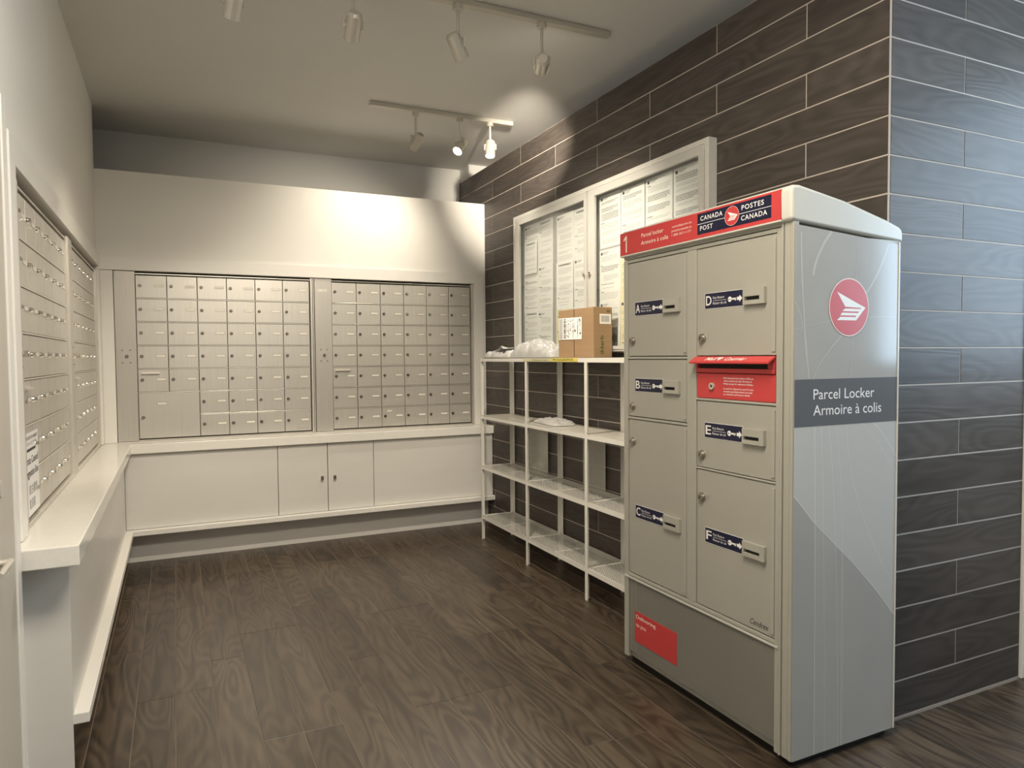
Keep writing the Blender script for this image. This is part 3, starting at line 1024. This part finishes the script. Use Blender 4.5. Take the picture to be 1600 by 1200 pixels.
doors = {
    'A': (2.636, 2.240, 1.397, 1.805, (2.588, 2.388, 1.5735, 1.631), (2.378, 2.277, 1.574, 1.630), (2.605, 1.464)),
    'B': (2.636, 2.240, 1.131, 1.380, (2.588, 2.388, 1.242, 1.298), (2.379, 2.277, 1.242, 1.296), (2.605, 1.175)),
    'C': (2.634, 2.238, .424, 1.114, (2.585, 2.384, .681, .737), (2.375, 2.271, .679, .736), (2.605, 1.017)),
    'D': (2.178, 1.778, 1.397, 1.805, (2.132, 1.931, 1.575, 1.632), (1.921, 1.820, 1.575, 1.632), (2.145, 1.463)),
    'E': (2.176, 1.777, .967, 1.221, (2.132, 1.930, 1.084, 1.140), (1.922, 1.819, 1.082, 1.137), (2.146, 1.015)),
    'F': (2.175, 1.776, .424, .954, (2.127, 1.926, .679, .735), (1.919, 1.813, .679, .733), (2.145, .849)),
}
for k, (ya, yb_, z0, z1, lab, sl, lo) in doors.items():
    x0, x1 = lx(ya) - .001, lx(yb_) + .001
    z0, z1 = z0 - .0005, z1 + .0005
    mb = MB().box(x0, x1, .003, .021, z0, z1)
    d = mb.build('door', M_LOCKER, lk, bevel=.002)
    d['label'] = f'beige locker door lettered {k}'
    # raised hinge side fold
    MB().box(x1 - .017, x1 - .0015, -.001, .0029, z0 + .012, z1 - .012).build('hinge_fold', M_LOCKER2, d, bevel=.001)
    off = (0, .003, 0)
    key_label(d, k, lx(lab[0]), lx(lab[1]), lab[2], lab[3])
    key_slot(d, lx(sl[0]), lx(sl[1]), sl[2], sl[3])
    lock_part(d, lx(lo[0]), lo[1], k)
    for c in d.children:
        if c.name.split('.')[0] in ('key_return_label', 'key_slot', 'lock', 'embossed_letter'): c.location = off
    if k == 'F':
        mb = MB()
        text(mb, 'Cendrex', lx(1.893), lx(1.805), .440, .020, lambda x, z: (x + (z - .44) * .3, .0025, z), .01)
        mb.build('maker_lettering', M_INKD, d)

# red mail compartment
mx0, mx1 = lx(2.1775), lx(1.778)
mb = MB().mat(0).box(mx0, mx1, .002, .021, 1.2345, 1.330)
md = mb.build('mail_door', M_RED, lk, bevel=.002)
mb = MB().mat(0)
mb.box(mx0, mx1, -.004, .021, 1.332, 1.349)
mb.box(mx0, mx0 + .012, -.004, .021, 1.349, 1.392); mb.box(mx1 - .03, mx1, -.004, .021, 1.349, 1.392)
mb.mat(1).box(mx0 + .012, mx1 - .03, .008, .021, 1.349, 1.392)
mf = mb.build('mail_slot', [M_RED, M_DARK], lk, bevel=.0015)
mb = MB().prism([(.0, 1.3945), (-.036, 1.3745), (-.036, 1.3665), (-.030, 1.3665), (.0, 1.386)], lambda u, v, t: (t, u, v), mx0 - .004, mx1 + .002)
hood = mb.build('mail_hood', M_RED, lk, bevel=.002)
hf = lambda x, s: (x, -.036 + (s) * .036, 1.3745 + s * .020 + .0006)
mb = MB()
text(mb, 'Mail', mx0 + .075, mx0 + .128, .22, .5, lambda x, s: hf(x + .014 * (s - .2), s), .015)
text(mb, 'Courrier', mx0 + .178, mx0 + .28, .22, .5, lambda x, s: hf(x + .014 * (s - .2), s), .015)
cx = mx0 + .15
mb.face([hf(cx + .013 * a, .48 + .32 * b) for a, b in ((-1, .55), (-.5, 1), (0, .6), (.5, 1), (1, .55), (.45, -.35), (0, -1), (-.45, -.35))])
mb.build('hood_lettering', M_INKW, hood)
mb = MB()
ft = lambda x, z: (x, .0013, z)
for i, s in enumerate(('Mail deposited here before 9:00 a.m.', 'will be picked up daily Monday to', 'Friday except for statutory holidays.')):
    text(mb, s, lx(2.029), lx(2.029) + (.152, .142, .150)[i], 1.3105 - .0105 * i, .0058, ft, .012)
for i, s in enumerate(('Le courrier déposé ici avant 9 h sera', 'ramassé quotidiennement du lundi', 'au vendredi sauf les jours fériés.')):
    text(mb, s, lx(2.029), lx(2.029) + (.150, .145, .135)[i], 1.2715 - .0105 * i, .0058, ft, .012)
mb.build('notice_lettering', M_INKW, md)
mb = MB().mat(0).ring((lx(2.09), .002, 1.281), (lx(2.09), -.005, 1.281), .0135, .006, 20)
mb.mat(1).cyl((lx(2.09), .002, 1.281), (lx(2.09), -.002, 1.281), .006, n=14)
mb.build('lock', [M_STEEL, M_DARK], md)

# lower panel
lp = MB().box(.030, lx(1.774), .004, .021, .06, .394).build('lower_panel', M_LOWER, lk, bevel=.001)
mb = MB().mat(0).box(lx(2.592), lx(2.30), .002, .0039, .12, .256).mat(1)
text(mb, 'Delivering', lx(2.583), lx(2.44), .226, .016, lambda x, z: (x, .0017, z), .012)
text(mb, 'to you', lx(2.583), lx(2.51), .190, .016, lambda x, z: (x, .0017, z), .012)
mb.build('red_sticker', [M_RED, M_INKP], lp)
for a, b_, wd in ((.052, .050, .0016), (.064, .066, .0012), (.083, .085, .002)):
    MB().face([(a, .0036, .394), (a + wd, .0036, .394), (b_ + wd, .0036, .07), (b_, .0036, .07)]).build('printed_line', M_LOCKER, lp)

# cap with rounded edges and sloping top, overhanging
prof = [(-.014, 1.838), (-.016, 1.93), (-.013, 1.944), (-.004, 1.951), (.02, 1.953), (.23, 1.919), (.45, 1.868), (.505, 1.852), (.522, 1.842), (.528, 1.828), (.528, 1.7945), (.0, 1.8335)]
mb = MB().prism(prof, lambda u, v, t: (t, u, v), -.003, WL + .004)
cap = mb.build('cap', M_CAPL, lk, bevel=.012, seg=4)
for p in cap.data.polygons: p.use_smooth = True
cap.modifiers['edge'].harden_normals = True
# header sign on the cap front
yS = -.0175
kS = (LX - .017) / LX
sx = lambda Y: lx(Y * kS)
sz = lambda z: 1.4 + (z - 1.4) * kS
mb = MB().box(sx(2.700), sx(1.757), yS, -.0125, sz(1.848), sz(1.9475))
hs = mb.build('header_sign', M_RED, lk, bevel=.0006)
MB().box(sx(2.70), sx(1.757), yS - .001, -.012, sz(1.842), sz(1.8475)).build('sign_rail', M_CAPL, lk)
MB().box(sx(1.772), sx(1.757), yS - .0006, yS + .001, sz(1.848), sz(1.9475)).build('sign_end', M_RED, hs)
fh = lambda x, z: (x, yS - .0006, z)
mb = MB()
x1_, z1_ = sx(2.646), sz(1.859)
mb.face([fh(x1_ - .009, z1_), fh(x1_, z1_), fh(x1_, z1_ + .072), fh(x1_ - .009, z1_ + .072)])
mb.face([fh(x1_ - .009, z1_ + .072), fh(x1_ - .026, z1_ + .057), fh(x1_ - .023, z1_ + .050), fh(x1_ - .009, z1_ + .059)])
text(mb, 'Parcel locker', sx(2.537), sx(2.384), sz(1.908), .0165, fh, .006)
text(mb, 'Armoire à colis', sx(2.539), sx(2.354), sz(1.876), .0165, fh, .006)
text(mb, 'canadapost.ca', sx(2.328), sx(2.208), sz(1.9145), .0085, fh, .004)
text(mb, 'postescanada.ca', sx(2.331), sx(2.208), sz(1.8975), .0085, fh, .004)
text(mb, '1 800 267-1177', sx(2.330), sx(2.211), sz(1.8805), .0085, fh, .004)
mb.build('header_lettering', M_INKP, hs)


def logo(mb, cx, cz, ru, rv, fn, lay):
    """the disc (material 0) and the winged envelope (material 1)"""
    n = 40
    mb.mat(0).face([fn(cx + ru * math.cos(2 * math.pi * i / n), cz + rv * math.sin(2 * math.pi * i / n), lay) for i in range(n)])
    mb.mat(2)
    for i in range(n):
        a, b = 2 * math.pi * i / n, 2 * math.pi * (i + 1) / n
        mb.face([fn(cx + ru * q * math.cos(t), cz + rv * q * math.sin(t), lay * 1.5) for q, t in ((.965, a), (1.0, a), (1.0, b), (.965, b))])
    P = lambda x, y: fn(cx + (x - 440) / 140 * ru, cz + (648 - y) / 210 * rv, lay * 2)
    mb.mat(1)
    for poly in ([(355, 540), (556, 648), (525, 650), (412, 645)], [(525, 650), (556, 648), (490, 742), (470, 742)],
                 [(410, 658), (521, 658), (509, 677), (393, 677)], [(390, 688), (503, 688), (491, 707), (378, 707)],
                 [(378, 718), (486, 718), (470, 742), (355, 742)]):
        mb.face([P(*p) for p in poly])


mb = MB().mat(3).box(sx(2.174), sx(1.799), yS - .0004, yS, sz(1.8615), sz(1.9405))
fL = lambda u, v, l: (u, yS - .0004 - l, v)
logo(mb, sx(1.987), sz(1.9015), .0365, .0345, fL, .0003)
mb.mat(1)
mb.box(sx(2.174), sx(2.025), yS - .0007, yS - .0004, sz(1.900), sz(1.9017)); mb.box(sx(1.950), sx(1.799), yS - .0007, yS - .0004, sz(1.900), sz(1.9017))
f4 = lambda x, z: (x, yS - .0009, z)
text(mb, 'CANADA', sx(2.156), sx(2.035), sz(1.9125), .0165, f4, .012, 1.15)
text(mb, 'POST', sx(2.158), sx(2.087), sz(1.8755), .0165, f4, .012, 1.15)
text(mb, 'POSTES', sx(1.938), sx(1.832), sz(1.9125), .0165, f4, .012, 1.15)
text(mb, 'CANADA', sx(1.940), sx(1.817), sz(1.8755), .0165, f4, .012, 1.15)
mb.build('post_logo', [M_RED, M_INKW, M_INKP, M_NAVY], hs)

# printed side towards the daylight: local x = WL, u = local y
ux = lambda X: X - LX
ztop = lambda u: 1.826 - .0705 * u
side = MB()
fS = lambda u, v, l=0: (WL + .0012 + l, u, v)
side.prism([(.004, .03), (.508, .03), (.508, ztop(.508) - .002), (.004, ztop(.004) - .002)], lambda u, v, t: (t, u, v), WL, WL + .0012)
sd = side.build('side_wrap', M_WRAP, lk)
MB().box(WL, WL + .004, .507, .513, .03, 1.795).build('edge_strip', M_CAPL, lk)
# ribbons of the printed graphic
LAY = .0002
mb = MB().mat(0)
curve = [(.004, .93), (.03, .905), (.10, .83), (.20, .745), (.30, .660), (.40, .565), (.507, .45)]
mb.face([fS(*p, LAY) for p in curve] + [fS(.507, 1.157, LAY), fS(.004, 1.157, LAY)])
mb.mat(2)
mb.face([fS(*p, LAY) for p in ((.004, .93), (.03, .905), (.10, .83))] + [fS(.105, .03, LAY), fS(.004, .03, LAY)])
mb.mat(1)


def ribbon(pts, wd, lay=LAY * 2):
    for (u0, v0), (u1, v1) in zip(pts, pts[1:]):
        dx, dz = u1 - u0, v1 - v0
        l = math.hypot(dx, dz)
        nx, nz = -dz / l * wd / 2, dx / l * wd / 2
        mb.face([fS(u0 - nx, v0 - nz, lay), fS(u1 - nx, v1 - nz, lay), fS(u1 + nx, v1 + nz, lay), fS(u0 + nx, v0 + nz, lay)])


def bez(p0, p1, p2, n=10):
    return [((1 - t) ** 2 * p0[0] + 2 * t * (1 - t) * p1[0] + t * t * p2[0], (1 - t) ** 2 * p0[1] + 2 * t * (1 - t) * p1[1] + t * t * p2[1]) for t in (i / n for i in range(n + 1))]


ribbon(curve, .0028)
ribbon([(.098, 1.156), (.105, .80), (.108, .03)], .0024)
ribbon(bez((.13, 1.156), (.15, .8), (.158, .03)), .0014)
ribbon(bez((.165, 1.156), (.215, .85), (.222, .03)), .0014)
ribbon([(.235, .72), (.238, .03)], .0018)
ribbon(bez((.385, 1.157), (.44, 1.12), (.507, 1.03)), .0022)
ribbon(bez((.33, 1.157), (.43, 1.08), (.507, .97)), .0010)
ribbon(bez((.20, 1.157), (.25, .95), (.245, .03), 12), .0010)
ribbon(bez((.25, 1.157), (.27, .86), (.507, .56), 12), .0012)
mb.mat(0)
ribbon(bez((.17, 1.81), (.10, 1.74), (.085, 1.66)), .010)
ribbon(bez((.455, 1.785), (.40, 1.66), (.33, 1.60)), .008)
ribbon(bez((.22, 1.46), (.12, 1.38), (.09, 1.318)), .004)
ribbon(bez((.30, 1.80), (.285, 1.55), (.27, 1.318)), .0025)
ribbon(bez((.03, 1.80), (.03, 1.6), (.07, 1.318)), .006)
ribbon(bez((.004, 1.57), (.05, 1.53), (.06, 1.318)), .003)
ribbon(bez((.004, 1.48), (.20, 1.53), (.507, 1.53)), .0012)
tag(mb.build('wrap_print', [M_WRAP_L, M_WRAP_LL, M_WRAP_D], sd), kind='stuff')
mb = MB()
logo(mb, ux(2.087), 1.5585, .0975, .0995, lambda u, v, l: fS(u, v, .0008 + l), .0003)
mb.build('post_logo', [M_RED, M_INKW, M_INKP], sd)
mb = MB().mat(0).face([fS(.004, 1.1575, .0007), fS(.508, 1.1575, .0007), fS(.508, 1.3155, .0007), fS(.004, 1.3155, .0007)]).mat(1)
text(mb, 'Parcel Locker', ux(1.921), ux(2.218), 1.2475, .0345, lambda u, v: fS(u, v, .0010), .0)
text(mb, 'Armoire à colis', ux(1.921), ux(2.255), 1.1935, .0345, lambda u, v: fS(u, v, .0010), .0)
mb.build('lettering_band', [M_BAND, M_INKW], sd)

# ------------------------------------------------------------------ track lights
tr = tag(MB().box(1.2, 2.25, 4.68, 4.72, ZC - .03, ZC - .001).build('light_track', M_STEEL, bevel=.003), 'straight metal lighting track fixed to the ceiling', 'track')
tr2 = tag(MB().box(-.1, 2.1, 3.18, 3.22, ZC - .03, ZC - .001).build('light_track', M_STEEL, bevel=.003), 'added second lighting track nearer the parcel locker', 'track')  # added track, put in to carry more light into the room


def head(label, pos, target, power, cone, blend=.6, col=WARM):
    p, tgt = Vector(pos), Vector(target)
    d = (tgt - p).normalized()
    root = tag(empty('track_spotlight', pos), label, 'spotlight', 'spotlights on the ceiling tracks')
    z = Vector((0, 0, 0))
    MB().cyl((0, 0, .035), (0, 0, ZC - .03 - p.z), .008, n=10).cyl((0, 0, ZC - .055 - p.z), (0, 0, ZC - .0305 - p.z), .024, n=16).build('stem', M_STEEL, root)
    side = d.cross(Vector((0, 0, 1))).normalized()
    mb = MB()
    for s in (-1, 1):
        q = side * (.040 * s)
        mb.cyl(q, q + Vector((0, 0, .04)), .005, n=8)
    mb.cyl(side * -.040 + Vector((0, 0, .04)), side * .040 + Vector((0, 0, .04)), .005, n=8)
    mb.build('yoke', M_STEEL, root)
    a, b = -d * .062, d * .045
    mb = MB().cyl(a, b, .034, .036, 24, False)
    mb.cyl(a - d * .012, a, .022, .034, 24)
    mb.ring(b - d * .004, b + d * .003, .037, .032, 24)
    mb.build('housing', M_STEEL, root)
    MB().cyl(b - d * .006, b - d * .003, .032, .032, 24).build('lens', M_LAMP, root)
    L = bpy.data.lights.new('spot', 'SPOT')
    L.energy, L.color, L.spot_size, L.spot_blend, L.shadow_soft_size = power, col, math.radians(cone), blend, .03
    lo = bpy.data.objects.new('spot', L)
    COL.objects.link(lo)
    lo.parent = root
    lo.location = d * .06
    lo.rotation_euler = d.to_track_quat('-Z', 'Y').to_euler()
    return root


head('spotlight aimed at the half height wall, first of three heads in view', (1.519, 4.70, 2.865), (1.25, 5.51, 2.25), 34, 105, .9)
head('spotlight tilted away from the tiled wall, middle of three heads in view', (1.843, 4.70, 2.872), (.1, 3.7, .7), 75, 75, .7)
head('spotlight pointing down beside the tiled wall', (2.074, 4.70, 2.880), (1.65, 4.0, 0), 34, 90, .8)
head('spotlight on the nearer track aimed at the bright tile pool', (1.70, 3.20, 2.865), (2.374, 4.78, 2.80), 270, 36, .9)
head('added fill spotlight on the nearer track aimed at the notice case', (1.25, 3.20, 2.865), (2.2, 3.7, 1.5), 92, 90, .8)  # added head, brightens the notices and locker side of the room
head('added fill spotlight on the nearer track aimed at the knobbed cabinet doors', (.75, 3.20, 2.865), (.85, 5.4, .95), 70, 66, .9)  # added head, fills the low cabinets with light
head('added fill spotlight on the nearer track closest to the receding mail panels', (.25, 3.20, 2.865), (-.10, 4.9, .9), 50, 70, .9)  # added head, fills the far mail panels with light
